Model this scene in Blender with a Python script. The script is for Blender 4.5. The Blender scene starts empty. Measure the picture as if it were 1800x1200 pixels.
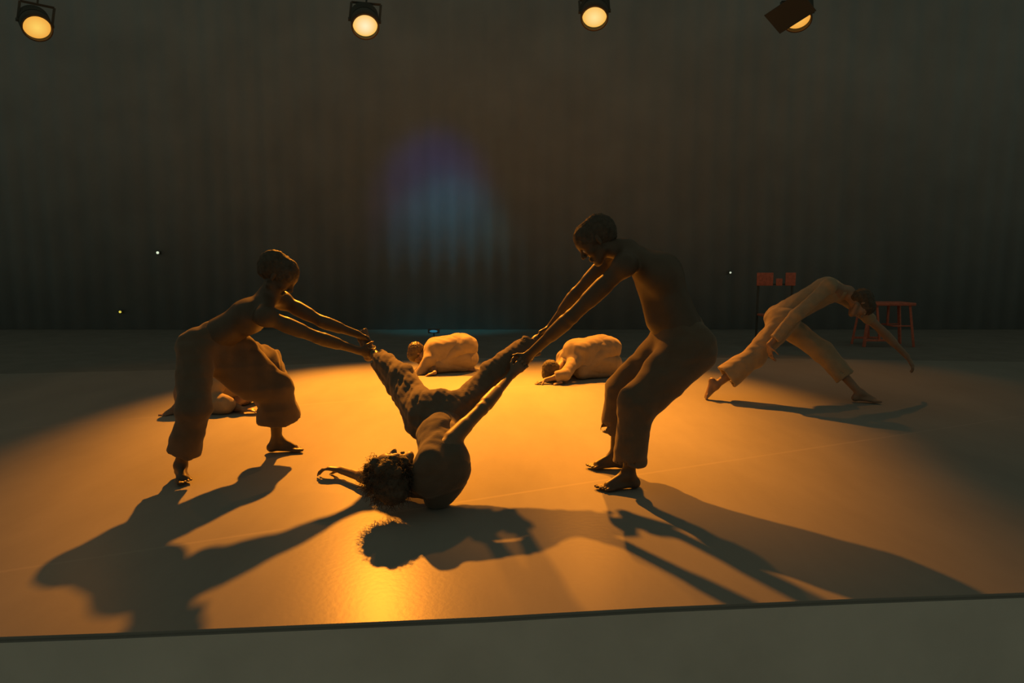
import bpy, bmesh, math, random
import numpy as np
from mathutils import Vector, Matrix
random.seed(7); np.random.seed(7)
C = bpy.context.scene.collection
SC = bpy.context.scene

# ------------------------------------------------------------------ camera
CAM_H = 1.34; FPX = 1200.0; PITCH = math.atan(146/1200)
cam_d = bpy.data.cameras.new('camera'); cam = bpy.data.objects.new('camera', cam_d); C.objects.link(cam)
cam_d.sensor_width = 36; cam_d.lens = 24; cam_d.clip_end = 200
cam.location = (0, 0, CAM_H); cam.rotation_euler = (math.pi/2 - PITCH, 0, 0)
SC.camera = cam
SC.view_settings.view_transform = 'Standard'; SC.view_settings.look = 'None'
SC.view_settings.exposure = 0.0; SC.view_settings.gamma = 1.0; SC.view_settings.use_curve_mapping = False

# ------------------------------------------------------------------ world: dim auditorium light
w = bpy.data.worlds.new('auditorium_light'); SC.world = w; w.use_nodes = True
w.node_tree.nodes['Background'].inputs[0].default_value = (0.90, 0.95, 0.64, 1)
w.node_tree.nodes['Background'].inputs[1].default_value = 0.098

# ------------------------------------------------------------------ stage lights
AMBER = (1.0, 0.30, 0.018)
def at(px, py, Y):
    dx = (px-900)/FPX; dy = (600-py)/FPX
    cp, sp = math.cos(PITCH), math.sin(PITCH)
    v = Vector((dx, cp + dy*sp, -sp + dy*cp))
    return Vector((0, 0, CAM_H)) + v*(Y/v.y)
def ground(px, py, z=0.0):
    a = at(px, py, 1.0); o = Vector((0, 0, CAM_H)); d = a-o
    return o + d*((z-CAM_H)/d.z)
def spot(name, loc, target, energy, color, angle, blend, radius):
    d = bpy.data.lights.new(name, 'SPOT'); d.energy = energy; d.color = color
    d.spot_size = math.radians(angle); d.spot_blend = blend; d.shadow_soft_size = radius
    o = bpy.data.objects.new(name, d); C.objects.link(o); o.location = loc
    o.rotation_euler = (Vector(target)-Vector(loc)).to_track_quat('-Z', 'Y').to_euler()
    return o
LAMPS = [  # lens centre, aim point
    (at(65, 48, 10.7),   Vector((-2.9, 6.2, 0))),
    (at(642, 45, 10.6),  Vector((-0.95, 6.1, 0))),
    (at(1045, 30, 10.6), Vector((0.75, 6.6, 0))),
    (at(1402, 34, 10.7), Vector((3.4, 7.4, 0))),
]
LE = [(70, 50, 1), (9500, 48, 1), (5200, 43, 1), (380, 46, 1)]
for i, ((p, t), (e, an, bl)) in enumerate(zip(LAMPS, LE)):
    dr = (t-p).normalized()
    spot('stage_spot', p + dr*0.05, t, e, AMBER, an, bl, 0.09)
# blue and green washes on the back wall from a projector above the frame
WALL_Y = 13.0
spot('blue_wash', (-1.1, 9.6, 5.4), at(762, 350, WALL_Y), 110, (0.01, 0.13, 1.0), 34, 1, 0.2)
spot('teal_wash', (-1.2, 9.6, 5.4), at(788, 480, WALL_Y), 520, (0.01, 0.42, 0.46), 36, 1, 0.2)

# ------------------------------------------------------------------ materials
def mat(name, col, rough=0.6, spec=0.5, bump=None, var=None, sheen=0, emit=None, metal=0):
    m = bpy.data.materials.new(name); m.use_nodes = True
    nt = m.node_tree; b = nt.nodes['Principled BSDF']
    b.inputs['Base Color'].default_value = (*col, 1); b.inputs['Roughness'].default_value = rough
    b.inputs['Specular IOR Level'].default_value = spec; b.inputs['Metallic'].default_value = metal
    if sheen: b.inputs['Sheen Weight'].default_value = sheen
    tc = nt.nodes.new('ShaderNodeTexCoord')
    if var:
        sc, amt = var
        n = nt.nodes.new('ShaderNodeTexNoise'); n.inputs['Scale'].default_value = sc; n.inputs['Detail'].default_value = 6
        nt.links.new(tc.outputs['Object'], n.inputs['Vector'])
        r = nt.nodes.new('ShaderNodeValToRGB')
        r.color_ramp.elements[0].position = 0.3; r.color_ramp.elements[1].position = 0.7
        r.color_ramp.elements[0].color = (*[c*(1-amt) for c in col], 1)
        r.color_ramp.elements[1].color = (*[min(1, c*(1+amt)) for c in col], 1)
        nt.links.new(n.outputs['Fac'], r.inputs['Fac']); nt.links.new(r.outputs['Color'], b.inputs['Base Color'])
    if bump:
        sc, st, dist = bump
        n = nt.nodes.new('ShaderNodeTexNoise'); n.inputs['Scale'].default_value = sc; n.inputs['Detail'].default_value = 8
        nt.links.new(tc.outputs['Object'], n.inputs['Vector'])
        bp = nt.nodes.new('ShaderNodeBump'); bp.inputs['Strength'].default_value = st; bp.inputs['Distance'].default_value = dist
        nt.links.new(n.outputs['Fac'], bp.inputs['Height']); nt.links.new(bp.outputs['Normal'], b.inputs['Normal'])
    if emit:
        b.inputs['Emission Color'].default_value = (*emit[0], 1); b.inputs['Emission Strength'].default_value = emit[1]
    return m
M = dict(
    skin=mat('skin', (0.28, 0.19, 0.14), 0.5, 0.4, (60, .15, .002), (9, .12)),
    skin_shaded=mat('shaded_skin', (0.095, 0.073, 0.057), 0.5, 0.4, (60, .15, .002), (9, .12)),  # shade on the backlit men put into a darker copy of skin
    skin_half_shaded=mat('half_shaded_skin', (0.17, 0.125, 0.095), 0.5, 0.4, (60, .15, .002), (9, .12)),  # centre dancer's skin darkened partway to carry its shade
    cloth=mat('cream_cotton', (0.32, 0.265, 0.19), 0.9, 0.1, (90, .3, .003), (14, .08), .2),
    cloth_dim=mat('shaded_cotton', (0.14, 0.112, 0.09), 0.9, 0.1, (90, .3, .003), (14, .08), .2),  # copy of the cotton darkened to hold the front dancers' shade
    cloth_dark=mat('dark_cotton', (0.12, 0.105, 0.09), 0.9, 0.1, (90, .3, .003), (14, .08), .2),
    hair=mat('dark_hair', (0.07, 0.06, 0.05), 0.7, 0.4, (80, .6, .004), (40, .3)),
    eye=mat('eye', (0.5, 0.47, 0.42), 0.2, 0.5),
    metal=mat('black_metal', (0.10, 0.105, 0.10), 0.9, 0.1, (40, .1, .002)),
    steel=mat('dull_steel', (0.25, 0.24, 0.21), 0.45, 0.5, None, None, 0, None, .7),
    redwood=mat('red_painted_wood', (0.62, 0.17, 0.11), 0.5, 0.4, (30, .2, .002), (20, .2)),
    wall=mat('black_drape', (0.30, 0.335, 0.36), 0.95, 0.05, (12, .3, .01), (1.2, .08)),
    house=mat('auditorium_floor', (0.62, 0.63, 0.62), 0.9, 0.1, (25, .3, .003), (3, .08)),
    rim=mat('lamp_rim', (0.2, 0.12, 0.06), 0.4, 0.5),
)
M['surround'] = mat('black_stage_floor', (0.22, 0.22, 0.215), 0.9, 0.1, (25, .3, .003), (3, .08))
# dance mat: grey vinyl with scuffs and tape seams
def vinyl():
    m = mat('dance_vinyl', (0.5, 0.5, 0.5), 0.42, 0.045)
    nt = m.node_tree; b = nt.nodes['Principled BSDF']; L = nt.links.new
    tc = nt.nodes.new('ShaderNodeTexCoord')
    n = nt.nodes.new('ShaderNodeTexNoise'); n.inputs['Scale'].default_value = 1.6; n.inputs['Detail'].default_value = 9; n.inputs['Roughness'].default_value = .65
    mp = nt.nodes.new('ShaderNodeMapping'); mp.inputs['Scale'].default_value = (1, 0.35, 1); mp.inputs['Rotation'].default_value = (0, 0, .25)
    L(tc.outputs['Object'], mp.inputs['Vector']); L(mp.outputs['Vector'], n.inputs['Vector'])
    r = nt.nodes.new('ShaderNodeValToRGB')
    r.color_ramp.elements[0].position = .3; r.color_ramp.elements[1].position = .75
    r.color_ramp.elements[0].color = (.29, .29, .285, 1); r.color_ramp.elements[1].color = (.36, .36, .35, 1)
    L(n.outputs['Fac'], r.inputs['Fac'])
    # thin scuffed seam lines running across the mat
    wv = nt.nodes.new('ShaderNodeTexWave'); wv.wave_type = 'BANDS'; wv.bands_direction = 'Y'
    wv.inputs['Scale'].default_value = .105; wv.inputs['Distortion'].default_value = .15; wv.inputs['Phase Offset'].default_value = 2.2
    mp2 = nt.nodes.new('ShaderNodeMapping'); mp2.inputs['Rotation'].default_value = (0, 0, -.42)
    L(tc.outputs['Object'], mp2.inputs['Vector']); L(mp2.outputs['Vector'], wv.inputs['Vector'])
    gt = nt.nodes.new('ShaderNodeMath'); gt.operation = 'GREATER_THAN'; gt.inputs[1].default_value = .99985
    L(wv.outputs['Fac'], gt.inputs[0])
    n3 = nt.nodes.new('ShaderNodeTexNoise'); n3.inputs['Scale'].default_value = 2.5
    L(tc.outputs['Object'], n3.inputs['Vector'])
    mu = nt.nodes.new('ShaderNodeMath'); mu.operation = 'MULTIPLY'; L(gt.outputs[0], mu.inputs[0]); L(n3.outputs['Fac'], mu.inputs[1])
    mx = nt.nodes.new('ShaderNodeMix'); mx.data_type = 'RGBA'; L(mu.outputs[0], mx.inputs[0]); L(r.outputs['Color'], mx.inputs[6])
    mx.inputs[7].default_value = (.40, .39, .37, 1); L(mx.outputs[2], b.inputs['Base Color'])
    r2 = nt.nodes.new('ShaderNodeMapRange'); r2.inputs['To Min'].default_value = .28; r2.inputs['To Max'].default_value = .34
    L(n.outputs['Fac'], r2.inputs['Value']); L(r2.outputs[0], b.inputs['Roughness'])
    n2 = nt.nodes.new('ShaderNodeTexNoise'); n2.inputs['Scale'].default_value = 40; n2.inputs['Detail'].default_value = 8
    L(tc.outputs['Object'], n2.inputs['Vector'])
    bp = nt.nodes.new('ShaderNodeBump'); bp.inputs['Strength'].default_value = .12; bp.inputs['Distance'].default_value = .003
    L(n2.outputs['Fac'], bp.inputs['Height']); L(bp.outputs['Normal'], b.inputs['Normal'])
    return m
M['vinyl'] = vinyl()
def lens_mat(name, core, edge, s):
    m = bpy.data.materials.new(name); m.use_nodes = True; nt = m.node_tree; L = nt.links.new
    b = nt.nodes['Principled BSDF']; b.inputs['Base Color'].default_value = (.1, .06, .02, 1)
    tc = nt.nodes.new('ShaderNodeTexCoord'); ln = nt.nodes.new('ShaderNodeVectorMath'); ln.operation = 'LENGTH'
    L(tc.outputs['Object'], ln.inputs[0])
    mr = nt.nodes.new('ShaderNodeMapRange'); mr.inputs['From Max'].default_value = .16; L(ln.outputs['Value'], mr.inputs['Value'])
    r = nt.nodes.new('ShaderNodeValToRGB'); r.color_ramp.elements[0].color = (*core, 1); r.color_ramp.elements[1].color = (*edge, 1)
    r.color_ramp.elements[0].position = .1; r.color_ramp.elements[1].position = 1.0
    L(mr.outputs[0], r.inputs['Fac']); L(r.outputs['Color'], b.inputs['Emission Color']); b.inputs['Emission Strength'].default_value = s
    return m
LENS = [lens_mat('amber_lens', (.98, .62, .12), (.85, .36, .05), 1.0),
        lens_mat('hot_lens', (1.0, .86, .52), (.95, .50, .07), 1.0),
        lens_mat('warm_lens', (1.0, .76, .30), (.92, .46, .07), 1.0),
        lens_mat('dim_lens', (.95, .5, .09), (.85, .36, .05), 1.0)]

# ------------------------------------------------------------------ mesh helpers
def tag(o, label=None, cat=None, group=None, kind=None):
    if label: o['label'] = label
    if cat: o['category'] = cat
    if group: o['group'] = group
    if kind: o['kind'] = kind
def link_bm(name, bm, m, parent=None, smooth=True):
    me = bpy.data.meshes.new(name); bm.normal_update(); bm.to_mesh(me); bm.free()
    me.materials.append(m)
    if smooth:
        for p in me.polygons: p.use_smooth = True
    o = bpy.data.objects.new(name, me); C.objects.link(o)
    if parent: o.parent = parent
    return o
def empty(name, loc, rot=(0, 0, 0)):
    o = bpy.data.objects.new(name, None); C.objects.link(o); o.location = loc; o.rotation_euler = rot
    o.empty_display_size = .1
    return o
def box(bm, c, s, rot=None, bev=0.0):
    r = bmesh.ops.create_cube(bm, size=1.0)
    mt = Matrix.Translation(c) @ (rot.to_4x4() if rot else Matrix.Identity(4)) @ Matrix.Diagonal((*s, 1))
    bmesh.ops.transform(bm, matrix=mt, verts=r['verts'])
    if bev:
        es = list({e for v in r['verts'] for e in v.link_edges})
        bmesh.ops.bevel(bm, geom=es, offset=bev, segments=2, affect='EDGES', profile=.6)
def bar(bm, a, b, wx, wy, bev=0.004):
    a = Vector(a); b = Vector(b); d = b-a
    box(bm, (a+b)/2, (wx, wy, d.length), d.to_track_quat('Z', 'Y').to_matrix(), bev)
def tube(bm, a, b, r1, r2=None, seg=16, caps=True):
    a = Vector(a); b = Vector(b); d = b-a
    mt = Matrix.Translation((a+b)/2) @ d.to_track_quat('Z', 'Y').to_matrix().to_4x4()
    bmesh.ops.create_cone(bm, cap_ends=caps, segments=seg, radius1=r1, radius2=r2 if r2 is not None else r1, depth=d.length, matrix=mt)
def lathe(bm, prof, seg=32):
    rings = []
    for r, z in prof:
        rings.append([bm.verts.new((r*math.cos(2*math.pi*i/seg), r*math.sin(2*math.pi*i/seg), z)) for i in range(seg)])
    for A, B in zip(rings, rings[1:]):
        for i in range(seg):
            bm.faces.new((A[i], A[(i+1) % seg], B[(i+1) % seg], B[i]))
    return rings

# ------------------------------------------------------------------ the place
def quad_slab(name, pts, z0, z1, m, nx=1):
    bm = bmesh.new()
    lo = [bm.verts.new((x, y, z0)) for x, y in pts]; hi = [bm.verts.new((x, y, z1)) for x, y in pts]
    bm.faces.new(hi); bm.faces.new(lo[::-1])
    for i in range(len(pts)):
        j = (i+1) % len(pts); bm.faces.new((lo[i], lo[j], hi[j], hi[i]))
    return link_bm(name, bm, m, None, False)
# raised edge of the vinyl follows the stage front
fr = [(-200, 1126), (200, 1112), (600, 1095), (850, 1084), (1150, 1067), (1500, 1052), (2100, 1030)]
bk = [(2300, 641), (1800, 636), (1230, 628), (830, 629), (600, 637), (300, 650), (-300, 664)]
fpts = [tuple(ground(*p)[:2]) for p in fr]
fl = quad_slab('floor', [(-16, -6), (16, -6), (16, WALL_Y+.3), (-16, WALL_Y+.3)], -1.3, -1.1, M['house']); tag(fl, kind='structure')
sp_ = [(-14, fpts[0][1]-.04)] + [(x, y-.02) for x, y in fpts] + [(14, fpts[-1][1]-.04), (14, WALL_Y+.3), (-14, WALL_Y+.3)]
sf_ = quad_slab('floor_stage', sp_, -1.1, -.012, M['house'])
sf_.data.materials.append(M['surround']); sf_.data.polygons[0].material_index = 1; tag(sf_, kind='structure')
pts = [tuple(ground(*p)[:2]) for p in fr] + [tuple(ground(*p)[:2]) for p in bk]
mt_ = quad_slab('dance_mat', pts, -.012, 0.0, M['vinyl'])
tag(mt_, 'large grey vinyl dance mat lit amber, covering the whole stage floor', 'dance mat')
# black drape at the back with shallow pleats
bm = bmesh.new(); N = 520; cols = []
for i in range(N+1):
    x = -14 + 28*i/N; y = WALL_Y + .018*math.sin(x*17 + 1.5*math.sin(x*1.3)) + .012*math.sin(x*6.1)
    cols.append((bm.verts.new((x, y, -.012)), bm.verts.new((x, y+.01*math.sin(x*3), 9.0))))
for a, b in zip(cols, cols[1:]): bm.faces.new((a[0], b[0], b[1], a[1]))
wb = link_bm('wall_back', bm, M['wall']); tag(wb, kind='structure')
so = wb.modifiers.new('thickness', 'SOLIDIFY'); so.thickness = .02; so.offset = -1

# ------------------------------------------------------------------ hanging lamps
def v_hang(p): return p
bm = bmesh.new()
zt = 0.34
pa = LAMPS[0][0] + Vector((-2.5, .08, zt+.08)); pb = LAMPS[3][0] + Vector((3, .08, zt))
pa.y = pb.y = 10.8; pa.z = pb.z = max(l[0].z for l in LAMPS) + .46
tube(bm, pa, pb, .025, seg=20)
PIPE_Z = pa.z
pipe = link_bm('lighting_pipe', bm, M['steel'])
tag(pipe, 'long steel lighting pipe hung above the back of the stage', 'lighting bar')
lamp_labels = ['amber stage lamp hanging at the far left of the pipe, tilted oval glow',
               'brightest stage lamp with a white hot centre, above the left of the dancers',
               'round golden stage lamp hanging above the tallest bending dancer',
               'stage lamp at the right, only a thin crescent showing past its barn door']
for i, (p, t) in enumerate(LAMPS):
    root = empty('stage_lamp', p); root.scale = (1.2, 1.2, 1.2)
    q = (t-p).to_track_quat('-Z', 'Y'); root.rotation_euler = q.to_euler()
    tag(root, lamp_labels[i], 'stage lamp', 'stage lamps on the pipe')
    bm = bmesh.new()   # can: open front at local -Z
    R0 = .15
    lathe(bm, [(R0+.006, -.02), (R0+.02, -.03), (R0+.022, .10), (R0+.012, .12), (R0+.012, .26), (.10, .34), (.05, .36), (.0005, .36)])
    lathe(bm, [(R0+.006, -.02), (R0+.004, .03), (R0-.002, .05)])
    for k in range(5):
        lathe(bm, [(R0+.018, .13+k*.025), (R0+.024, .137+k*.025), (R0+.018, .144+k*.025)])
    link_bm('housing', bm, M['metal'], root)
    bm = bmesh.new()
    rr = lathe(bm, [(.0005, -.012), (.05, -.010), (.09, -.004), (.125, .006), (R0, .022)], 40)
    link_bm('lens', bm, LENS[i], root)
    bm = bmesh.new(); lathe(bm, [(R0+.001, -.024), (R0+.018, -.024), (R0+.018, -.036), (R0+.001, -.036), (R0+.001, -.024)], 40)
    link_bm('colour_frame', bm, M['rim'], root)
    # yoke and clamp reach up to the pipe (local space)
    inv = (Matrix.Translation(p) @ q.to_matrix().to_4x4() @ Matrix.Scale(1.2, 4)).inverted()
    up = (inv.to_3x3() @ Vector((0, 0, 1))).normalized()
    top = inv @ Vector((p.x, 10.8, PIPE_Z-.05))
    side = Vector((1, 0, 0))
    bm = bmesh.new()
    cz = Vector((0, 0, .12)); ymid = cz + (top-cz)*.62
    for s in (-1, 1):
        bar(bm, cz + side*s*.18, ymid + side*s*.18, .03, .006, .001)
        tube(bm, cz + side*s*.165, cz + side*s*.20, .022, seg=12)
    bar(bm, ymid - side*.18, ymid + side*.18, .03, .006, .001)
    link_bm('yoke', bm, M['metal'], root)
    bm = bmesh.new(); bar(bm, ymid, top, .02, .02, .002); tube(bm, top - up*.02, top + up*.02, .02, seg=16)
    link_bm('clamp', bm, M['metal'], root)
    if i == 3:
        # flap closed over the upper left part of the lens as seen from the stage
        vcam = (inv @ Vector((0, 0, CAM_H))).normalized()
        a0 = inv @ at(1393, 45.5, 8.0); b0 = inv @ at(1423, 26.5, 8.0)
        oc = inv @ Vector((0, 0, CAM_H))
        def onp(q0, z=-.06):
            d = q0-oc; return oc + d*((z-oc.z)/d.z)
        A = onp(a0); B = onp(b0); dd = (B-A).normalized(); nn = Vector((dd.y, -dd.x, 0))
        lampc = Vector((0, 0, -.06))
        up_img = onp(inv @ at(1395, 10, 8.0))
        if (up_img-A).dot(nn) < 0: nn = -nn
        mid = A + dd*((lampc-A).dot(dd))
        bm = bmesh.new()
        ps = [mid - dd*.24, mid + dd*.24, mid + dd*.24 + nn*.36, mid - dd*.24 + nn*.36]
        f0 = [bm.verts.new(v) for v in ps]; f1 = [bm.verts.new(v + Vector((0, 0, .004))) for v in ps]
        bm.faces.new(f0); bm.faces.new(f1[::-1])
        for k in range(4): bm.faces.new((f0[k], f0[(k+1) % 4], f1[(k+1) % 4], f1[k]))
        tag(link_bm('barn_door', bm, M['metal'], root, False), 'black flap covering most of the lens')

# ------------------------------------------------------------------ small bright specks at the back, built as glowing dots
def bright_speck(px, py, Y, col, r, label, flat=False):  # emissive bead with an added housing for a bright speck
    p = at(px, py, Y); root = empty('glow_dot', p); tag(root, label, 'small light')
    bm = bmesh.new(); bmesh.ops.create_uvsphere(bm, u_segments=16, v_segments=10, radius=r)
    if flat: bmesh.ops.scale(bm, vec=(2.6, 1, .8), verts=bm.verts)
    link_bm('glow_bead', bm, mat('dot_glow', (.1, .1, .1), .4, .5, emit=(col, 1.0)), root)
    bm = bmesh.new()
    k = 2.6 if flat else 1
    box(bm, (0, .03+r*.5, 0), (r*2.8*k, .06, r*2.8), None, .004)
    link_bm('housing', bm, M['metal'], root)
bright_speck(277, 444, WALL_Y-.12, (.75, .85, .62), .024, 'tiny white glowing dot on the black drape above the left dancer')
bright_speck(211, 548, WALL_Y-.12, (.75, .62, .08), .022, 'tiny yellow glowing dot low on the black drape at the left')
bright_speck(1284, 479, WALL_Y-.12, (.55, .6, .45), .018, 'tiny white glowing dot on the black drape right of the tallest dancer')  # speck with no lamp known there, added as a glowing dot
pl = at(762, 582, 10.5)
bright_speck(762, 582, 10.5, (.01, .12, .2), .024, 'small teal glint built as a glowing bead just behind the left kneeling person', True)  # teal glint added as a glowing bead, no lamp known there
# added stand to hold up the glowing teal glint
bm = bmesh.new(); tube(bm, (pl.x, pl.y+.05, -.012), (pl.x, pl.y+.05, pl.z-.03), .012, seg=12)
tube(bm, (pl.x, pl.y+.05, -.012), (pl.x, pl.y+.05, .01), .11, .09, seg=24)
st = link_bm('glint_stand', bm, M['metal']); tag(st, 'added short black stand holding the teal glint behind the left kneeler', 'stand')

# ------------------------------------------------------------------ furniture at the back right
def bench():
    Y = 10.6
    a = at(1508, 600, Y); b = at(1594, 600, Y); x0, x1 = a.x, b.x; h = at(1550, 531, Y).z
    cx = (x0+x1)/2; w_ = (x1-x0)
    root = empty('wooden_table', (cx, Y, 0)); tag(root, 'low red wooden table with splayed legs behind the lunging dancer', 'table')
    bm = bmesh.new(); box(bm, (0, 0, h-.02), (w_*.96, .42, .045), None, .008); link_bm('tabletop', bm, M['redwood'], root)
    for sx in (-1, 1):
        for sy in (-1, 1):
            bm = bmesh.new(); bar(bm, (sx*w_*.5, sy*.19, -.012), (sx*w_*.40, sy*.15, h-.04), .04, .035)
            link_bm('leg', bm, M['redwood'], root)
    for sy in (-1, 1):
        bm = bmesh.new(); bar(bm, (-w_*.48, sy*.18, .09), (w_*.05, sy*.18, .09), .05, .03); link_bm('foot_rail', bm, M['redwood'], root)
    for sy in (-1, 1):
        bm = bmesh.new(); bar(bm, (w_*.08, sy*.165, .31), (w_*.45, sy*.165, .31), .025, .02); link_bm('stretcher', bm, M['redwood'], root)
    bm = bmesh.new(); bar(bm, (w_*.08, -.17, .31), (w_*.08, .17, .31), .025, .02); bar(bm, (w_*.08, 0, .31), (w_*.08, 0, h-.04), .03, .03); link_bm('brace', bm, M['redwood'], root)
    bm = bmesh.new(); bar(bm, (-w_*.18, -.17, .08), (-w_*.26, -.15, h-.04), .045, .03); bar(bm, (-w_*.18, .17, .08), (-w_*.26, .15, h-.04), .045, .03)
    link_bm('upright', bm, M['redwood'], root)
bench()
def chair():
    Y = 10.9
    a = at(1330, 500, Y); b = at(1398, 500, Y); cx = (a.x+b.x)/2; w_ = b.x-a.x
    zt = at(1365, 479, Y).z; zb = at(1365, 502, Y).z
    root = empty('wooden_chair', (cx, Y, 0)); tag(root, 'red wooden chair with split backrest in the dark beside the lunging dancer', 'chair')
    bm = bmesh.new(); box(bm, (0, -.22, .45), (w_*.92, .44, .035), None, .01); link_bm('seat', bm, M['redwood'], root)
    for x0, x1, zz in ((-.5, -.08, 1), (-.0, .16, .55), (.24, .5, 1)):
        bm = bmesh.new(); box(bm, ((x0+x1)/2*w_, 0, zb+(zt-zb)*zz/2), ((x1-x0)*w_, .02, (zt-zb)*zz), None, .006); link_bm('back_panel', bm, M['redwood'], root)
    for sx in (-1, 1):
        bm = bmesh.new(); bar(bm, (sx*w_*.44, .03, -.012), (sx*w_*.44, .025, zt-.02), .03, .03); link_bm('leg', bm, M['metal'], root)
        bm = bmesh.new(); bar(bm, (sx*w_*.44, -.42, -.012), (sx*w_*.44, -.40, .45), .03, .03); link_bm('leg', bm, M['metal'], root)
    bm = bmesh.new(); bar(bm, (-w_*.45, .03, zb+.02), (w_*.45, .03, zb+.02), .02, .02); link_bm('back_rail', bm, M['metal'], root)
chair()

# ------------------------------------------------------------------ implicit-surface bodies
def V(a): return np.array(a, dtype=np.float64)
def nz(a): a = V(a); return a/max(1e-9, np.linalg.norm(a))
class Blob:
    """Collects rounded limb shapes, blends them and extracts one continuous mesh."""
    def __init__(s): s.p = []
    def cap(s, a, b, ra, rb=None, k=.02):
        s.p.append(('c', V(a), V(b), ra, rb if rb is not None else ra, None, None, k, 1))
    def flat(s, a, b, wa, da, wb, db, lat, k=.03):
        s.p.append(('e', V(a), V(b), wa, da, nz(lat), (wb, db), k, 1))
    def cone(s, a, b, ra, rb, k=.02):   # capped flat at b
        s.p.append(('k', V(a), V(b), ra, rb, None, None, k, 1))
    def sub(s, a, b, ra, rb):
        s.p.append(('c', V(a), V(b), ra, rb, None, None, 0, -1))
    def ball(s, a, r, k=.02): s.cap(a, V(a)+1e-4, r, r, k)
    def build(s, name, m, parent, h, wr=None, smooth=2):
        lo = np.full(3, 1e9); hi = -lo
        for q in s.p:
            if q[8] < 0: continue
            r = max(q[3], q[4], *(q[6] or (0,)))
            lo = np.minimum(lo, np.minimum(q[1], q[2])-r); hi = np.maximum(hi, np.maximum(q[1], q[2])+r)
        lo -= 4*h+.02; hi += 4*h+.02
        n = np.ceil((hi-lo)/h).astype(int)+1
        ax = [(lo[i]+h*np.arange(n[i])).astype(np.float32) for i in range(3)]
        F = np.full(n, .15, np.float32)
        for typ, a, b, ra, rb, lat, ex, k, sg in s.p:
            r = max(ra, rb, *(ex or (0,))) + k + 4*h
            i0 = np.maximum(0, np.floor((np.minimum(a, b)-r-lo)/h).astype(int))
            i1 = np.minimum(n, np.ceil((np.maximum(a, b)+r-lo)/h).astype(int)+1)
            if (i1 <= i0).any(): continue
            X = ax[0][i0[0]:i1[0]][:, None, None]; Y = ax[1][i0[1]:i1[1]][None, :, None]; Z = ax[2][i0[2]:i1[2]][None, None, :]
            d = b-a; L2 = float(d@d)+1e-12
            px, py, pz = X-a[0], Y-a[1], Z-a[2]
            tr = (px*d[0]+py*d[1]+pz*d[2])/L2
            if typ == 'k':
                t = np.maximum(tr, 0); L = math.sqrt(L2)
                qx, qy, qz = px-t*d[0], py-t*d[1], pz-t*d[2]
                D = np.sqrt(qx*qx+qy*qy+qz*qz) - (ra+(rb-ra)*np.minimum(t, 1.2))
                D = np.maximum(D, (tr-1)*L)
            else:
                t = np.clip(tr, 0, 1)
                qx, qy, qz = px-t*d[0], py-t*d[1], pz-t*d[2]
                qq = qx*qx+qy*qy+qz*qz
                if typ == 'c':
                    D = np.sqrt(qq) - (ra+(rb-ra)*t)
                else:
                    dn = d/math.sqrt(L2); w_ = lat - dn*(lat@dn); w_ = nz(w_)
                    wa, da = ra, rb; wb, db = ex
                    W = wa+(wb-wa)*t; Dp = da+(db-da)*t
                    u = qx*w_[0]+qy*w_[1]+qz*w_[2]
                    D = (np.sqrt((u/W)**2 + np.maximum(qq-u*u, 0)/(Dp*Dp))-1)*np.minimum(W, Dp)
            sl = (slice(i0[0], i1[0]), slice(i0[1], i1[1]), slice(i0[2], i1[2])); B = F[sl]
            if sg > 0:
                if k > 0:
                    hh = np.maximum(k-np.abs(B-D), 0); F[sl] = np.minimum(B, D) - hh*hh/(4*k)
                else: F[sl] = np.minimum(B, D)
            else: F[sl] = np.maximum(B, -D)
        if wr:
            amp, fr_, seed = wr
            idx = np.nonzero(np.abs(F) < .03+amp*2)
            x = ax[0][idx[0]]-parent.location.x; y = ax[1][idx[1]]-parent.location.y; z = ax[2][idx[2]]
            rs = np.random.RandomState(seed); acc = 0
            for o_ in range(5):
                v = rs.normal(size=3); v /= np.linalg.norm(v); f = fr_*(1+.55*o_)
                u2 = rs.normal(size=3)
                acc = acc + np.sin(f*(x*v[0]+y*v[1]+z*v[2]) + 1.6*np.sin(f*.45*(x*u2[0]+y*u2[1]+z*u2[2])+o_))/(1+.6*o_)
            F[idx] += (amp*acc*.6).astype(np.float32)
        F = np.maximum(F, (.002-ax[2])[None, None, :])
        co, fa = surfnet(F, lo, h)
        # keep largest connected piece
        nv = len(co)
        e = np.concatenate([fa[:, [0, 1]], fa[:, [1, 2]], fa[:, [2, 3]], fa[:, [3, 0]]])
        lab = np.arange(nv)
        for _ in range(400):
            mn = np.minimum(lab[e[:, 0]], lab[e[:, 1]]); old = lab.copy()
            np.minimum.at(lab, e[:, 0], mn); np.minimum.at(lab, e[:, 1], mn); lab = lab[lab]
            if (lab == old).all(): break
        big = np.bincount(lab).argmax(); keep = lab == big
        mp = np.cumsum(keep)-1; fa = mp[fa[keep[fa[:, 0]]]]; co = co[keep]
        e = np.concatenate([fa[:, [0, 1]], fa[:, [1, 2]], fa[:, [2, 3]], fa[:, [3, 0]]])
        for _ in range(smooth):
            sm = np.zeros_like(co); ct = np.zeros(len(co))
            for c_ in range(3): sm[:, c_] = np.bincount(e[:, 0], co[e[:, 1], c_], len(co)) + np.bincount(e[:, 1], co[e[:, 0], c_], len(co))
            ct = np.bincount(e[:, 0], minlength=len(co)) + np.bincount(e[:, 1], minlength=len(co))
            co = co*.5 + .5*sm/ct[:, None]
        co = co - np.array(parent.location)
        me = bpy.data.meshes.new(name)
        me.vertices.add(len(co)); me.vertices.foreach_set('co', co.astype(np.float32).ravel())
        me.loops.add(fa.size); me.loops.foreach_set('vertex_index', fa.astype(np.int32).ravel())
        me.polygons.add(len(fa)); me.polygons.foreach_set('loop_start', np.arange(0, fa.size, 4, dtype=np.int32))
        me.polygons.foreach_set('use_smooth', np.ones(len(fa), bool))
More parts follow.
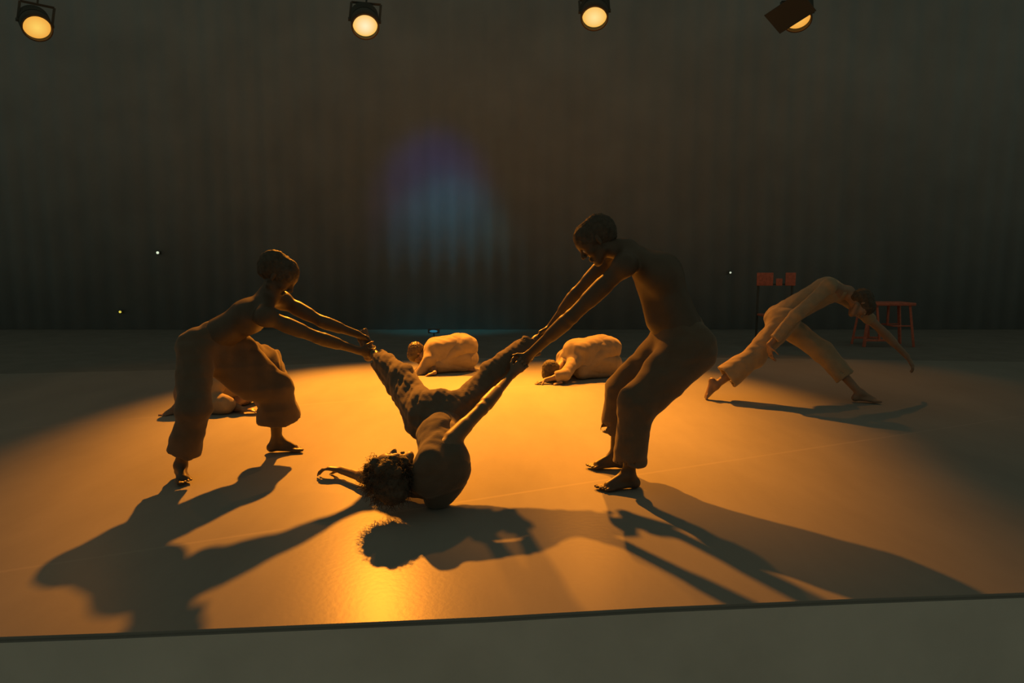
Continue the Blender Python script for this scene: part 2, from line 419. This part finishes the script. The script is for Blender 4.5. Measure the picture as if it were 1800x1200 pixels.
        me.update(calc_edges=True); me.validate(); me.materials.append(m)
        o = bpy.data.objects.new(name, me); C.objects.link(o); o.parent = parent
        return o
def surfnet(F, lo, h):
    S = F < 0; n = F.shape
    acc = np.zeros((n[0]-1, n[1]-1, n[2]-1, 3), np.float32); cnt = np.zeros((n[0]-1, n[1]-1, n[2]-1), np.float32)
    cross = []
    for ax in range(3):
        a = [slice(None)]*3; b = [slice(None)]*3; a[ax] = slice(0, -1); b[ax] = slice(1, None)
        a, b = tuple(a), tuple(b)
        cr = S[a] != S[b]; I = np.nonzero(cr); fa, fb = F[a][I], F[b][I]
        t = fa/(fa-fb); o1, o2 = [k for k in range(3) if k != ax]
        p = np.stack(I, 1).astype(np.float32); p[:, ax] += t
        cross.append((ax, I, S[a][I]))
        for d1 in (0, 1):
            for d2 in (0, 1):
                J = [i.copy() for i in I]; J[o1] -= d1; J[o2] -= d2
                ok = (J[o1] >= 0) & (J[o2] >= 0) & (J[o1] < n[o1]-1) & (J[o2] < n[o2]-1)
                J = tuple(j[ok] for j in J)
                for c_ in range(3): np.add.at(acc[..., c_], J, p[ok, c_])
                np.add.at(cnt, J, 1)
    act = cnt > 0; ids = np.full(cnt.shape, -1, np.int64); ids[act] = np.arange(act.sum())
    co = lo + h*(acc[act]/cnt[act][:, None]).astype(np.float64)
    faces = []
    for ax, I, ins in cross:
        o1, o2 = (ax+1) % 3, (ax+2) % 3
        ok = (I[o1] > 0) & (I[o2] > 0) & (I[o1] < n[o1]-1) & (I[o2] < n[o2]-1)
        I = [i[ok] for i in I]; ins = ins[ok]
        def g(d1, d2):
            J = [i.copy() for i in I]; J[o1] = J[o1]-d1; J[o2] = J[o2]-d2; return ids[tuple(J)]
        q = np.stack([g(1, 1), g(0, 1), g(0, 0), g(1, 0)], 1)
        q[~ins] = q[~ins][:, ::-1]
        faces.append(q)
    return co, np.concatenate(faces)

def rot(v, axis, ang):
    axis = nz(axis); v = V(v); c, s_ = math.cos(ang), math.sin(ang)
    return v*c + np.cross(axis, v)*s_ + axis*(axis@v)*(1-c)
def ik(a, b, hint, l1, l2):
    a, b, hint = V(a), V(b), V(hint); d = b-a; D = np.linalg.norm(d)
    if D > (l1+l2)*.995: s_ = D/((l1+l2)*.995); l1 *= s_; l2 *= s_
    dn = d/D; x = (l1*l1-l2*l2+D*D)/(2*D); hh = math.sqrt(max(0, l1*l1-x*x))
    p = hint-a; p = p-dn*(p@dn)
    if np.linalg.norm(p) < 1e-5: p = np.cross(dn, V((0, 0, 1)))
    return a+dn*x+nz(p)*hh
def hand(B, w, d, n, side, curl=.5, sc=1.0, spread=.06):
    """w wrist, d direction of the palm, n direction the fingers close to, side = thumb side sign"""
    w, d = V(w), nz(d); n = V(n); n = nz(n-d*(n@d)); lat = np.cross(d, n)*side
    B.flat(w-d*.01, w+d*.075*sc, .026*sc, .018*sc, .038*sc, .015*sc, lat, .012)
    fl_ = (.92, 1.0, .95, .76)
    for i in range(4):
        u = 1.5-i; b = w + d*(.082-.004*abs(u-.5))*sc + lat*u*.0195*sc
        dd = nz(d+lat*u*spread); c0 = b-d*.02*sc
        for sgm, (ln, r) in enumerate(((.042, .0090), (.027, .0082), (.022, .0074))):
            cc = curl*(1+.08*i)*(.8 if sgm == 0 else 1.15)
            dd = rot(dd, np.cross(d, n), cc)
            e = b+dd*ln*sc*fl_[i]
            B.cap(c0 if sgm == 0 else b, e, r*sc, (r-.0006)*sc, .004); c0 = b; b = e
    b = w+d*.022*sc+lat*.022*sc; dd = nz(d*.65+lat*.75+n*.35)
    for ln, r in ((.042, .0125), (.032, .0098), (.026, .0088)):
        e = b+dd*ln*sc; B.cap(b, e, r*sc, (r-.0015)*sc, .006); b = e; dd = nz(dd+.35*d+n*curl*.7-lat*.1)
def foot(B, an, toe, up, sc=1.0, flex=0.0, mirror=1):
    """an ankle, toe = direction heel to toes, up = direction of the shin"""
    toe = nz(toe); up = V(up); up = nz(up-toe*(up@toe)); lat = np.cross(toe, up)*mirror; an = V(an)
    heel = an-up*.045*sc-toe*.035*sc; ball = an-up*.058*sc+toe*.115*sc
    B.cap(an, heel, .034*sc, .030*sc, .02)
    B.cap(an+toe*.01, ball+up*.012, .032*sc, .018*sc, .03)
    B.flat(heel, ball, .028*sc, .022*sc, .044*sc, .017*sc, lat, .02)
    td = rot(toe, lat*mirror, flex)
    for i in range(5):
        u = 2-i; b = ball + lat*u*.0185*sc + toe*(.018-.006*abs(i-1))*sc - up*.003*sc
        r = (.0125, .0095, .009, .0085, .008)[i]; ln = (.042, .038, .034, .030, .026)[i]
        B.cap(b-toe*.02, b+td*ln*sc, r*sc, r*.85*sc, .005)
def head(B, c, f, u, sc=1.0):
    """c centre of the skull, f face direction, u crown direction"""
    c, f = V(c), nz(f); u = V(u); u = nz(u-f*(u@f)); l = np.cross(f, u)
    P = lambda x, y, z: c + (l*x+f*y+u*z)*sc
    B.flat(P(0, -.045, .03), P(0, .03, .035), .074*sc, .082*sc, .070*sc, .078*sc, l, .02)   # skull
    B.flat(P(0, .045, .02), P(0, .052, -.07), .060*sc, .040*sc, .042*sc, .034*sc, l, .03)   # face
    B.cap(P(0, .070, -.098), P(0, .074, -.100), .022*sc, .020*sc, .02)                       # chin
    for s_ in (-1, 1):
        B.cap(P(s_*.052, .0, -.06), P(s_*.022, .062, -.098), .020*sc, .018*sc, .02)          # jaw
        B.cap(P(s_*.012, .088, .028), P(s_*.045, .074, .026), .010*sc, .008*sc, .01)         # brow
        B.cap(P(s_*.040, .072, -.022), P(s_*.048, .06, -.02), .016*sc, .014*sc, .015)        # cheek
        B.sub(P(s_*.030, .100, .006), P(s_*.033, .098, .006), .016*sc, .015*sc)              # eye socket
        B.ball(P(s_*.030, .082, .006), .0125*sc, .003)                                       # eyelid
        B.flat(P(s_*.076, -.012, .022), P(s_*.074, -.006, -.018), .008*sc, .018*sc, .007*sc, .012*sc, l, .005)  # ear
    B.cap(P(0, .092, .022), P(0, .116, -.022), .009*sc, .012*sc, .008)                       # nose
    for s_ in (-1, 1): B.ball(P(s_*.012, .104, -.026), .009*sc, .005)
    B.cap(P(-.018, .094, -.054), P(.018, .094, -.054), .0065*sc, .0065*sc, .004)             # lips
    B.cap(P(-.016, .092, -.067), P(.016, .092, -.067), .0075*sc, .0075*sc, .004)
def eyes(root, c, f, u, sc=1.0):
    c, f = V(c), nz(f); u = V(u); u = nz(u-f*(u@f)); l = np.cross(f, u)
    for s_ in (-1, 1):
        p = c+(l*s_*.030+f*.0845+u*.004)*sc
        bm = bmesh.new(); bmesh.ops.create_uvsphere(bm, u_segments=16, v_segments=10, radius=.0118*sc, matrix=Matrix.Translation(Vector(p)-root.location))
        link_bm('eye', bm, M['eye'], root)
def hair_cap(root, c, f, u, sc=1.0, thick=.012, m='hair', low=-.03):
    c, f = V(c), nz(f); u = V(u); u = nz(u-f*(u@f)); l = np.cross(f, u)
    P = lambda x, y, z: c + (l*x+f*y+u*z)*sc
    B = Blob(); t = thick
    B.flat(P(0, -.052, .036), P(0, .018, .046), .076*sc+t, .084*sc+t, .072*sc+t, .074*sc+t, l, .02)
    B.flat(P(0, -.07, .02), P(0, -.075, low), .062*sc+t, .045*sc, .05*sc, .036*sc, l, .02)
    return B.build('hair', M[m], root, .006, (.004, 160, 3))

def torso(B, pel, chest, neck, lh, lc, g=1.0):
    """pel, chest, neck points along the spine; lh, lc lateral directions"""
    pel, chest, neck = V(pel), V(chest), V(neck); w_ = pel*.5+chest*.5
    lm = nz(nz(lh)+nz(lc)); fwd = nz(np.cross(lm, chest-pel))
    B.flat(pel-nz(chest-pel)*.04, pel+(chest-pel)*.18, .150*g, .105*g, .140*g, .10*g, lh, .04)
    B.flat(pel+(chest-pel)*.18, w_, .132*g, .095*g, .125*g, .088*g, lm, .05)
    B.flat(w_, chest, .125*g, .09*g, .158*g, .108*g, lm, .05)
    B.flat(chest, chest*.35+neck*.65, .158*g, .10*g, .10*g, .065*g, lc, .05)
    # ribs / chest muscles / spine grooves
    for s_ in (-1, 1):
        B.flat(chest+nz(lc)*s_*.07+fwd*.055, chest+nz(lc)*s_*.10+fwd*.05+nz(neck-chest)*.03, .06*g, .045*g, .05*g, .04*g, lc, .03)
def arm(B, sh, el, wr, g=1.0):
    sh, el, wr = V(sh), V(el), V(wr)
    B.ball(sh, .058*g, .04)
    B.cap(sh, el, .050*g, .038*g, .03)
    B.cap(sh*.6+el*.4, sh*.35+el*.65, .047*g, .043*g, .02)
    B.cap(el, wr, .039*g, .026*g, .015)
    B.cap(el*.85+wr*.15, el*.55+wr*.45, .042*g, .036*g, .02)
def leg(B, hip, kn, an, g=1.0):
    hip, kn, an = V(hip), V(kn), V(an)
    B.cap(hip, kn, .088*g, .056*g, .03)
    B.ball(kn, .057*g, .02)
    B.cap(kn, an, .052*g, .034*g, .02)
    bk_ = nz(nz(hip-kn)+nz(an-kn)) if np.linalg.norm(nz(hip-kn)+nz(an-kn)) > .15 else V((0, 0, 0))
    B.cap(kn*.8+an*.2+bk_*.015, kn*.5+an*.5+bk_*.01, .056*g, .048*g, .02)
def trouser_leg(B, hip, kn, an, hem=.8, r0=.115, r1=.085, r2=.11, k=.04):
    hip, kn, an = V(hip), V(kn), V(an); hp = kn+(an-kn)*hem
    B.cap(hip, kn, r0, r1, k)
    B.cone(kn, hp, r1, r2, k)
    B.sub(kn*.5+hp*.5, hp+(hp-kn)*.4, (r1+r2)/2-.014, r2*1.15-.014)

def G(px, py, z=0): return V(ground(px, py, z))
def A(px, py, Y): return V(at(px, py, Y))
def root_at(p, label):
    r = empty('person', (float(p[0]), float(p[1]), 0)); tag(r, label, 'person'); return r

GL = A(650, 616, 4.72)     # left grip: ankle of the suspended dancer
GR = A(944, 600, 4.55)     # right grip

# ---------------- left standing man
def left_man():
    root = root_at(G(380, 830), 'bare-chested dancer at left leaning forward, pulling the lying dancer by the foot')
    sc = 1.0
    aR = G(316, 843) + V((0, .02, .085)); aF = G(487, 795) + V((0, .0, .085))
    pel = A(372, 598, 4.32); hR = pel+V((-.05, -.11, -.02)); hF = pel+V((.05, .11, -.02))
    kR = ik(hR, aR, A(335, 715, 4.05), .43, .42); kF = ik(hF, aF, A(486, 668, 4.5), .43, .42)
    chest = A(436, 556, 4.36); neck = A(470, 522, 4.42)
    sN = A(466, 556, 4.22); sF = A(496, 528, 4.62)
    gN = GL+V((-.05, -.05, -.02)); gF = GL+V((-.06, .02, .05))
    dN = nz(GL-sN); dF = nz(GL-sF)
    wN = GL - dN*.085 + V((0, -.045, -.015)); wF = GL - dF*.10 + V((0, .03, .06))
    eN = ik(sN, wN, A(545, 596, 4.3), .30, .27); eF = ik(sF, wF, A(560, 563, 4.6), .30, .27)
    hc = A(488, 485, 4.42); hf = nz((.75, .1, -.65)); hu = nz((.6, 0, .8))
    B = Blob()
    torso(B, pel, chest, neck, V((.15, 1, 0)), nz(sF-sN))
    B.cap(neck-nz(hc-neck)*.02, hc-hu*.04, .058, .054, .03)
    head(B, hc, hf, hu, 1.08)
    for a, e, w_ in ((sN, eN, wN), (sF, eF, wF)): arm(B, a, e, w_)
    B.cap(neck, sN, .05, .05, .04); B.cap(neck, sF, .05, .05, .04)
    for a, e, w_ in ((hR, kR, aR), (hF, kF, aF)): leg(B, a, e, w_)
    foot(B, aR, (.55, -.83, 0), (0, 0, 1), 1.0, mirror=1); foot(B, aF, (1, .12, 0), (0, 0, 1), 1.05)
    hand(B, wN, GL+V((.03, -.05, -.02))-wN, (0.0, 1, .25), 1, .62); hand(B, wF, GL+V((.03, .03, .05))-wF, (0, -.6, -1), 1, .6)
    B.build('body', M['skin_shaded'], root, .0065)
    eyes(root, hc, hf, hu)
    hair_cap(root, hc, hf, hu, 1.08, .012)
    T = Blob()
    T.flat(pel-V((0, 0, .05)), pel+(chest-pel)*.12, .165, .135, .15, .115, V((.15, 1, 0)), .05)
    T.cap(hR, kR, .115, .092, .05); hp = kR+(aR-kR)*.74; T.cone(kR, hp, .090, .092, .04); T.sub(hp+(kR-hp)*.2, hp+(hp-kR)*.3, .074, .082)
    hp = kF+(aF-kF)*.56+V((.02, 0, 0)); T.cap(hF, kF+V((0, 0, -.01)), .13, .10, .05); T.cone(kF, hp, .100, .145, .04); T.sub(kF*.2+hp*.8, hp+(hp-kF)*.4, .10, .135)
    T.cap(pel+V((.05, 0, -.14)), kF*.6+pel*.4-V((.0, 0, .13)), .10, .09, .08)   # low hanging crotch cloth
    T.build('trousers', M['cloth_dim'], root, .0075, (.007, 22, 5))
    F_ = Blob()   # loose front flap / sash over the raised thigh
    F_.flat(A(425, 608, 4.42), A(478, 628, 4.62), .10, .03, .12, .03, V((.1, 1, 0)), .03); F_.flat(A(478, 628, 4.62), A(497, 668, 4.66), .12, .03, .10, .03, V((.1, 1, 0)), .04)
    F_.build('sash', M['cloth_dim'], root, .0075, (.004, 30, 8))
left_man()

# ---------------- right standing man
def right_man():
    root = root_at(G(1110, 845), 'tallest dancer, bare-chested, bending over with bent knees and holding the lying dancer by a leg')
    aN = G(1100, 862) + V((.02, .03, .085)); aF = G(1082, 824) + V((0, .0, .085))
    pel = A(1198, 592, 4.02); hN = pel+V((.02, -.11, -.03)); hF = pel+V((-.02, .11, -.03))
    kN = ik(hN, aN, A(1098, 680, 3.85), .45, .44); kF = ik(hF, aF, A(1085, 672, 4.2), .45, .44)
    chest = A(1158, 484, 4.06); neck = A(1100, 440, 4.08)
    sN = A(1098, 466, 3.93); sF = A(1082, 446, 4.26)
    H1 = A(915, 640, 4.25)
    wN = H1 + V((.055, -.0, .06)); wF = GR + V((.09, .02, .09))
    eN = ik(sN, wN, A(1015, 548, 4.02), .33, .30); eF = ik(sF, wF, A(1008, 520, 4.4), .33, .30)
    hc = A(1048, 424, 4.1); hf = nz((-.75, 0, -.66)); hu = nz((-.62, 0, .78))
    B = Blob()
    torso(B, pel, chest, neck, V((-.1, 1, 0)), nz(sF-sN), 1.25)
    B.cap(chest+V((-.03, 0, -.07)), pel+(chest-pel)*.35+V((-.07, 0, -.02)), .085, .095, .05)
    B.cap(neck, hc-hu*.04, .06, .056, .03)
    head(B, hc, hf, hu, 1.05)
    B.cap(neck, sN, .055, .055, .04); B.cap(neck, sF, .055, .055, .04)
    arm(B, sN, eN, wN, 1.1); arm(B, sF, eF, wF, 1.08)
    leg(B, hN, kN, aN, 1.05); leg(B, hF, kF, aF, 1.05)
    foot(B, aN, (-1, -.22, 0), (0, 0, 1), 1.1); foot(B, aF, (-1, -.05, 0), (0, 0, 1), 1.05)
    hand(B, wN, nz(H1-wN)+V((-.1, 0, -.1)), (0.1, 1, -.1), -1, .6, 1.08); hand(B, wF, GR+V((.0, .0, .045))-wF, (.1, -.5, -1), -1, .6, 1.05)
    B.build('body', M['skin_shaded'], root, .0065)
    eyes(root, hc, hf, hu, 1.05)
    hair_cap(root, hc, hf, hu, 1.05, .012)
    T = Blob()
    T.flat(pel-V((.0, 0, .05)), pel+(chest-pel)*.16, .185, .16, .165, .14, V((-.1, 1, 0)), .05)
    for h_, k_, a_, hem, r2 in ((hN, kN, aN, .84, .095), (hF, kF, aF, .62, .115)):
        T.cap(h_, k_, .130, .100, .05)
        T.cap(h_+V((.03, 0, -.05)), k_+V((.07, 0, -.03)), .12, .08, .06)
        hp = k_+(a_-k_)*hem; T.cone(k_, hp, .098, r2, .04); T.sub(k_*.2+hp*.8, hp+(hp-k_)*.3, r2-.016, r2-.006)
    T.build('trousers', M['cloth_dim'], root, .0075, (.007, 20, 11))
right_man()

# ---------------- suspended dancer in the centre
def centre():
    root = root_at(G(760, 890), 'curly-haired dancer lying on the floor with hips and legs lifted by two others')
    pel = A(772, 738, 3.95); hL = pel+V((-.09, .02, .0)); hR = pel+V((.09, .02, .0))
    aL = GL + V((0, 0, 0)); aR = GR + V((0, 0, 0))
    kL = ik(hL, aL, A(742, 668, 4.36), .42, .42); kR = ik(hR, aR, A(848, 678, 4.2), .42, .42)
    chest = A(786, 822, 3.58); neck = A(748, 842, 3.46)
    sL = A(770, 868, 3.58); sR = A(754, 812, 3.44)
    wL = G(600, 826, .05); eL = ik(sL, wL, G(668, 845, .06), .27, .25)
    H1 = A(915, 640, 4.25); wR = H1+V((-.055, -.03, -.06)); eR = ik(sR, wR, A(852, 728, 3.62), .30, .27)
    hc = V(A(694, 828, 3.46)); hf = nz((-.25, .45, .85)); hu = nz((-.9, -.25, -.1))
    B = Blob()
    lat = nz(sR-sL)
    torso(B, pel, chest, neck, V((1, 0, 0)), lat, .95)
    B.cap(neck, hc-hu*.04, .05, .048, .03)
    head(B, hc, hf, hu, .95)
    arm(B, sL, eL, wL, .92); arm(B, sR, eR, wR, .95)
    leg(B, hL, kL, aL, .95); leg(B, hR, kR, aR, .95)
    # feet extend beyond the grips
    foot(B, aL, nz((-.25, .25, .9)), nz(kL-aL), 1.0); foot(B, aR, nz((.45, .25, .75)), nz(kR-aR), 1.0)
    hand(B, wL, (-1, .12, .12), (0, -.3, -1), -1, .38)
    hand(B, wR, H1+V((.03, -.03, .03))-wR, (0.0, 1, -.3), 1, .6)
    B.build('body', M['skin_half_shaded'], root, .0065)
    eyes(root, hc, hf, hu, .95)
    T = Blob()
    T.flat(pel+V((0, -.04, -.03)), pel+V((0, .06, .06)), .155, .12, .15, .12, V((1, 0, 0)), .05)
    T.cap(hL, kL, .12, .095, .05); hp = kL+(aL-kL)*.78; T.cone(kL, hp, .098, .065, .04); T.sub(kL*.15+hp*.85, hp+(hp-kL)*.3, .06, .05)
    T.cap(kL-V((0, 0, .05)), kL*.5+hp*.5-V((0, 0, .04)), .08, .05, .05)
    T.cap(hR, kR, .115, .085, .05); hp = kR+(aR-kR)*.84; T.cone(kR, hp, .085, .085, .04); T.sub(kR*.15+hp*.85, hp+(hp-kR)*.3, .07, .078)
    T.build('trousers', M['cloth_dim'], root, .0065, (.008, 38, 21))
    # shirt
    S = Blob()
    S.flat(pel*.72+chest*.28, chest, .132, .100, .158, .108, lat, .05)
    S.flat(chest, chest*.3+neck*.7, .165, .108, .11, .075, lat, .05)
    S.cap(chest, sL, .09, .07, .06); S.cap(chest, sR, .08, .066, .05); S.cap(sL, sR, .07, .066, .05); S.cap(pel*.6+sR*.4+V((-.02, 0, 0)), sR*.8+pel*.2, .085, .07, .06); S.cap(chest, neck, .09, .08, .06)
    S.build('shirt', M['cloth_dark'], root, .0075, (.005, 30, 4))
    # hair: curly mass plus loose curls
    H = Blob(); rs = np.random.RandomState(3)
    c = hc+hu*.035-hf*.02
    l = np.cross(hf, hu)
    H.ball(c, .105, .02)
    for i in range(90):
        v = rs.normal(size=3); v /= np.linalg.norm(v)
        if v@hf > .55 and v@hu < .5: continue
        p = c+v*rs.uniform(.085, .118); p[2] = max(p[2], .03); H.ball(p, rs.uniform(.018, .034), .012)
    H.cap(c-hf*.03, c+V((.03, -.06, -.05)), .09, .08, .03)
    ho = H.build('hair', M['hair'], root, .006, (.004, 120, 9), 1)
    bm = bmesh.new()
    for i in range(900):
        v = rs.normal(size=3); v /= np.linalg.norm(v)
        if v@hf > .6 and v@hu < .4: continue
        p = c+v*.105; R_ = rs.uniform(.007, .014); n = rs.randint(9, 15); a1 = nz(np.cross(v, rs.normal(size=3))); a2 = np.cross(v, a1)
        ph = rs.uniform(0, 6.28); ln = rs.uniform(.03, .07); w0 = rs.uniform(.7, 1.0)
        prev = None
        for k in range(n):
            t = k/(n-1); q = p+v*ln*t+(a1*math.cos(ph+w0*k)+a2*math.sin(ph+w0*k))*R_*min(1, t*3)+V((0, 0, -.02*t*t))
            q[2] = max(q[2], .006); r = .0026*(1-.7*t)
            ring = [bm.verts.new(Vector(q+(a1*math.cos(m_*2.094)+a2*math.sin(m_*2.094))*r)-root.location) for m_ in range(3)]
            if prev:
                for m_ in range(3): bm.faces.new((prev[m_], prev[(m_+1) % 3], ring[(m_+1) % 3], ring[m_]))
            prev = ring
    link_bm('curls', bm, M['hair'], ho)
centre()

# ---------------- lunging dancer at right
def lunger():
    root = root_at(G(1400, 706), 'dancer in pale clothes at far right lunging low, back bent, one arm hanging')
    aF = G(1512, 708) + V((0, .02, .09)); Yb = G(1240, 702)[1]
    aB = A(1258, 677, Yb+.02)
    pel = A(1375, 556, Yb+.15); hF = pel+V((0, .10, -.03)); hB = pel+V((0, -.10, -.03))
    kF = ik(hF, aF, A(1500, 606, 6.3), .44, .43); kB = ik(hB, aB, A(1338, 645, Yb), .43, .43)
    chest = A(1452, 510, Yb+.1); neck = A(1490, 514, Yb+.05)
    sN = A(1458, 502, Yb-.08); sF = A(1496, 530, Yb+.2)
    wN = A(1352, 606, Yb-.14); eN = ik(sN, wN, A(1378, 545, Yb-.3), .30, .26)
    wF = A(1594, 626, Yb+.1); eF = ik(sF, wF, A(1560, 585, Yb), .30, .27)
    hc = A(1512, 536, Yb-.06); hf = nz((.2, -.25, -1)); hu = nz((1, -.1, -.35))
    B = Blob()
    lat = V((0, 1, -.15))
    torso(B, pel, chest, neck, V((0, 1, 0)), lat)
    B.cap(neck, hc-hu*.03, .055, .052, .03); head(B, hc, hf, hu)
    B.cap(neck, sN, .05, .05, .04); B.cap(neck, sF, .05, .05, .04)
    arm(B, sN, eN, wN); arm(B, sF, eF, wF)
    leg(B, hF, kF, aF); leg(B, hB, kB, aB)
    foot(B, aF, (.95, -.3, 0), (0, 0, 1), 1.05)
    foot(B, aB, nz((-.25, -.1, -1)), nz((1, 0, .0)), 1.0, flex=0)
    hand(B, wN, (.1, -.1, -1), (1, .2, 0), 1, .3); hand(B, wF, (.55, -.1, -.8), (-.5, .5, -.4), 1, .3, 1.1)
    B.build('body', M['skin'], root, .0075)
    eyes(root, hc, hf, hu); hair_cap(root, hc, hf, hu, 1.0, .016)
    T = Blob()
    T.flat(pel-V((.03, 0, .03)), pel+(chest-pel)*.15, .165, .13, .15, .12, V((0, 1, 0)), .05)
    T.cap(hF, kF, .12, .095, .05); hp = kF+(aF-kF)*.62; T.cone(kF, hp, .095, .098, .04); T.sub(kF*.2+hp*.8, hp+(hp-kF)*.3, .074, .08)
    T.cap(hB, kB, .12, .095, .05); hp = kB+(aB-kB)*.72; T.cone(kB, hp, .10, .125, .04); T.sub(kB*.2+hp*.8, hp+(hp-kB)*.3, .095, .12)
    T.build('trousers', M['cloth'], root, .0085, (.007, 24, 31))
    S = Blob()
    S.flat(pel+(chest-pel)*.1, chest, .148, .118, .172, .125, lat, .05)
    S.flat(chest, chest*.4+neck*.6, .165, .11, .12, .08, lat, .05)
    S.cap(chest, sN, .07, .066, .04); S.cap(chest, sF, .07, .066, .04)
    S.cap(sN, eN*.98+sN*.02, .064, .056, .03); S.cap(sF, eF*.6+sF*.4, .064, .056, .03)
    S.cone(eN, wN*.8+eN*.2, .056, .05, .03)
    S.build('shirt', M['cloth'], root, .0085, (.006, 26, 33))
lunger()

# ---------------- two people folded on their knees at the back
def kneeler(base, dr, label, w, hgt, hair, seed, headpx, armpx, shirt_col='cloth'):
    """base = ground point under the hips, dr = unit vector from hips to head"""
    root = root_at(base, label)
    d = nz(dr); lat = V((d[1], -d[0], 0)); up = V((0, 0, 1)); b = V(base); b[2] = 0
    L_ = w
    pel = b+up*(hgt-.13); chest = b+d*L_*.55+up*(hgt-.17); neck = b+d*L_*.74+up*(hgt-.27)
    hc = V(headpx); hf = nz(d*.15-up*1.0-lat*.1); hu = nz(d+up*-.35)
    B = Blob()
    torso(B, pel, chest, neck, lat, lat, .95)
    B.cap(neck, hc-hu*.03, .054, .05, .03); head(B, hc, hf, hu, .95)
    for s_ in (-1, 1):
        h_ = pel+lat*s_*.09; k_ = b+d*L_*.52+lat*s_*.13+up*.075; a_ = b-d*.02+lat*s_*.09+up*.055
        leg(B, h_, k_, a_, .95); foot(B, a_, -d*1.0+up*-.1, up*1.0, .95)
        sh = neck+lat*s_*.17-d*.03; wr = V(armpx[0 if s_ > 0 else 1]); el = ik(sh, wr, sh*.5+wr*.5+lat*s_*.2-d*.1+up*-.02, .26, .22)
        B.cap(neck, sh, .05, .05, .04); arm(B, sh, el, wr, .92)
        hand(B, wr, nz(d+up*-.25), -up, -s_, .2, .95)
        if s_ > 0: S_el = (sh, el, wr)
        else: S_el2 = (sh, el, wr)
    B.build('body', M['skin'], root, .0085)
    hair_cap(root, hc, hf, hu, .95, .014, hair)
    T = Blob()
    T.flat(pel-up*.03-d*.02, pel+d*.08, .18, .145, .17, .14, lat, .05)
    for s_ in (-1, 1):
        h_ = pel+lat*s_*.09; k_ = b+d*L_*.52+lat*s_*.13+up*.09; a_ = b+lat*s_*.10+up*.07
        T.cap(h_, k_, .12, .085, .05); T.cap(k_, a_+d*.03, .082, .072, .05)
    T.build('trousers', M['cloth'], root, .0095, (.006, 26, seed))
    S = Blob()
    S.flat(pel+d*.06+up*.01, chest, .165, .13, .19, .135, lat, .06)
    S.flat(chest, neck*.7+chest*.3, .185, .125, .13, .09, lat, .05)
    S.flat(pel+d*.06-up*.12, chest-up*.08+d*.0, .20, .17, .18, .13, lat, .06)
    S.flat(b-d*.02+up*.15, b+d*L_*.50+up*.13, .22, .145, .20, .12, lat, .05)
    for sh, el, wr in (S_el, S_el2):
        S.cap(chest, sh, .08, .07, .05); S.cap(sh, el, .068, .062, .03); S.cone(el*.98+sh*.02, el*.55+wr*.45, .06, .058, .02)
    S.build('shirt', M[shirt_col], root, .0095, (.006, 22, seed+2))
    return root
g = G(816, 652)
kneeler(g+V((0, .06, 0)), nz((-1, -.18, 0)), 'left one of the two pale folded kneelers, forearm upright on the floor', .62, .44, 'skin_shaded', 41,
        A(735, 622, g[1]-.05), (A(764, 655, g[1]-.34), G(722, 648, .04)))
g = G(1066, 662)
kneeler(g+V((0, .08, 0)), nz((-1, -.32, 0)), 'person in pale clothes curled up with round back, kneeling behind the clasped hands', .68, .47, 'hair', 45,
        A(972, 655, g[1]-.28), (A(985, 672, g[1]-.48), G(958, 668, .04)))

# ---------------- person lying behind the left man
def lying():
    g = G(330, 728)
    root = root_at(g, 'person in pale clothes lying curled on the floor, seen between the left dancer’s legs'.replace('’', "'"))
    b = V((g[0], g[1]+.12, 0)); up = V((0, 0, 1)); d = nz((1, .1, 0)); lat = V((-d[1], d[0], 0))
    pel = b+up*.16+d*-.02; chest = b+d*.34+lat*.25+up*.14; neck = b+d*.46+lat*.36+up*.13
    hc = b+d*.52+lat*.50+up*.11; hf = nz(d*.5-lat*.5+up*.3); hu = nz(d*.5+lat*.8)
    B = Blob()
    torso(B, pel, chest, neck, up*.9+lat*.2, up, .95)
    B.cap(neck, hc-hu*.03, .052, .05, .03); head(B, hc, hf, hu, .95)
    hA = pel+up*.06; hB = pel-up*.06
    kA = b+d*.20-lat*.02+up*.24; aA = b+d*.05-lat*.16+up*.08
    kB = b+d*.30-lat*.12+up*.08; aB = b-d*.10-lat*.08+up*.06
    leg(B, hA, kA, aA, .92); leg(B, hB, kB, aB, .92)
    foot(B, aA, nz(-d*.8-lat*.3-up*.1), up*1.0, .9); foot(B, aB, nz(-d*.8-lat*.6), up, .9)
    s1 = chest+up*.11+d*.05; s2 = chest-up*.05+d*.06
    w1 = b+d*.60-lat*.10+up*.045; e1 = ik(s1, w1, b+d*.45+lat*.1+up*.2, .27, .24)
    w2 = b+d*.48-lat*.16+up*.04; e2 = ik(s2, w2, b+d*.4+up*.05, .26, .24)
    arm(B, s1, e1, w1, .9); arm(B, s2, e2, w2, .9)
    hand(B, w1, nz(d-lat*.2-up*.1), -up, 1, .25); hand(B, w2, nz(d-lat*.3), -up, 1, .2)
    B.build('body', M['skin'], root, .009)
    hair_cap(root, hc, hf, hu, .95, .016)
    T = Blob()
    T.flat(pel-up*.0, pel+(chest-pel)*.2, .15, .12, .14, .11, up, .05)
    for h_, k_, a_ in ((hA, kA, aA), (hB, kB, aB)):
        T.cap(h_, k_, .10, .078, .05); T.cap(k_, a_*.75+k_*.25, .076, .06, .04)
    T.build('trousers', M['cloth'], root, .0095, (.005, 30, 51))
    S = Blob()
    S.flat(pel+(chest-pel)*.15, chest, .13, .11, .15, .12, up, .05); S.flat(chest, neck, .14, .11, .09, .07, up, .05)
    S.cap(s1, e1, .06, .055, .04)
    S.build('shirt', M['cloth'], root, .0095, (.005, 30, 53))
lying()
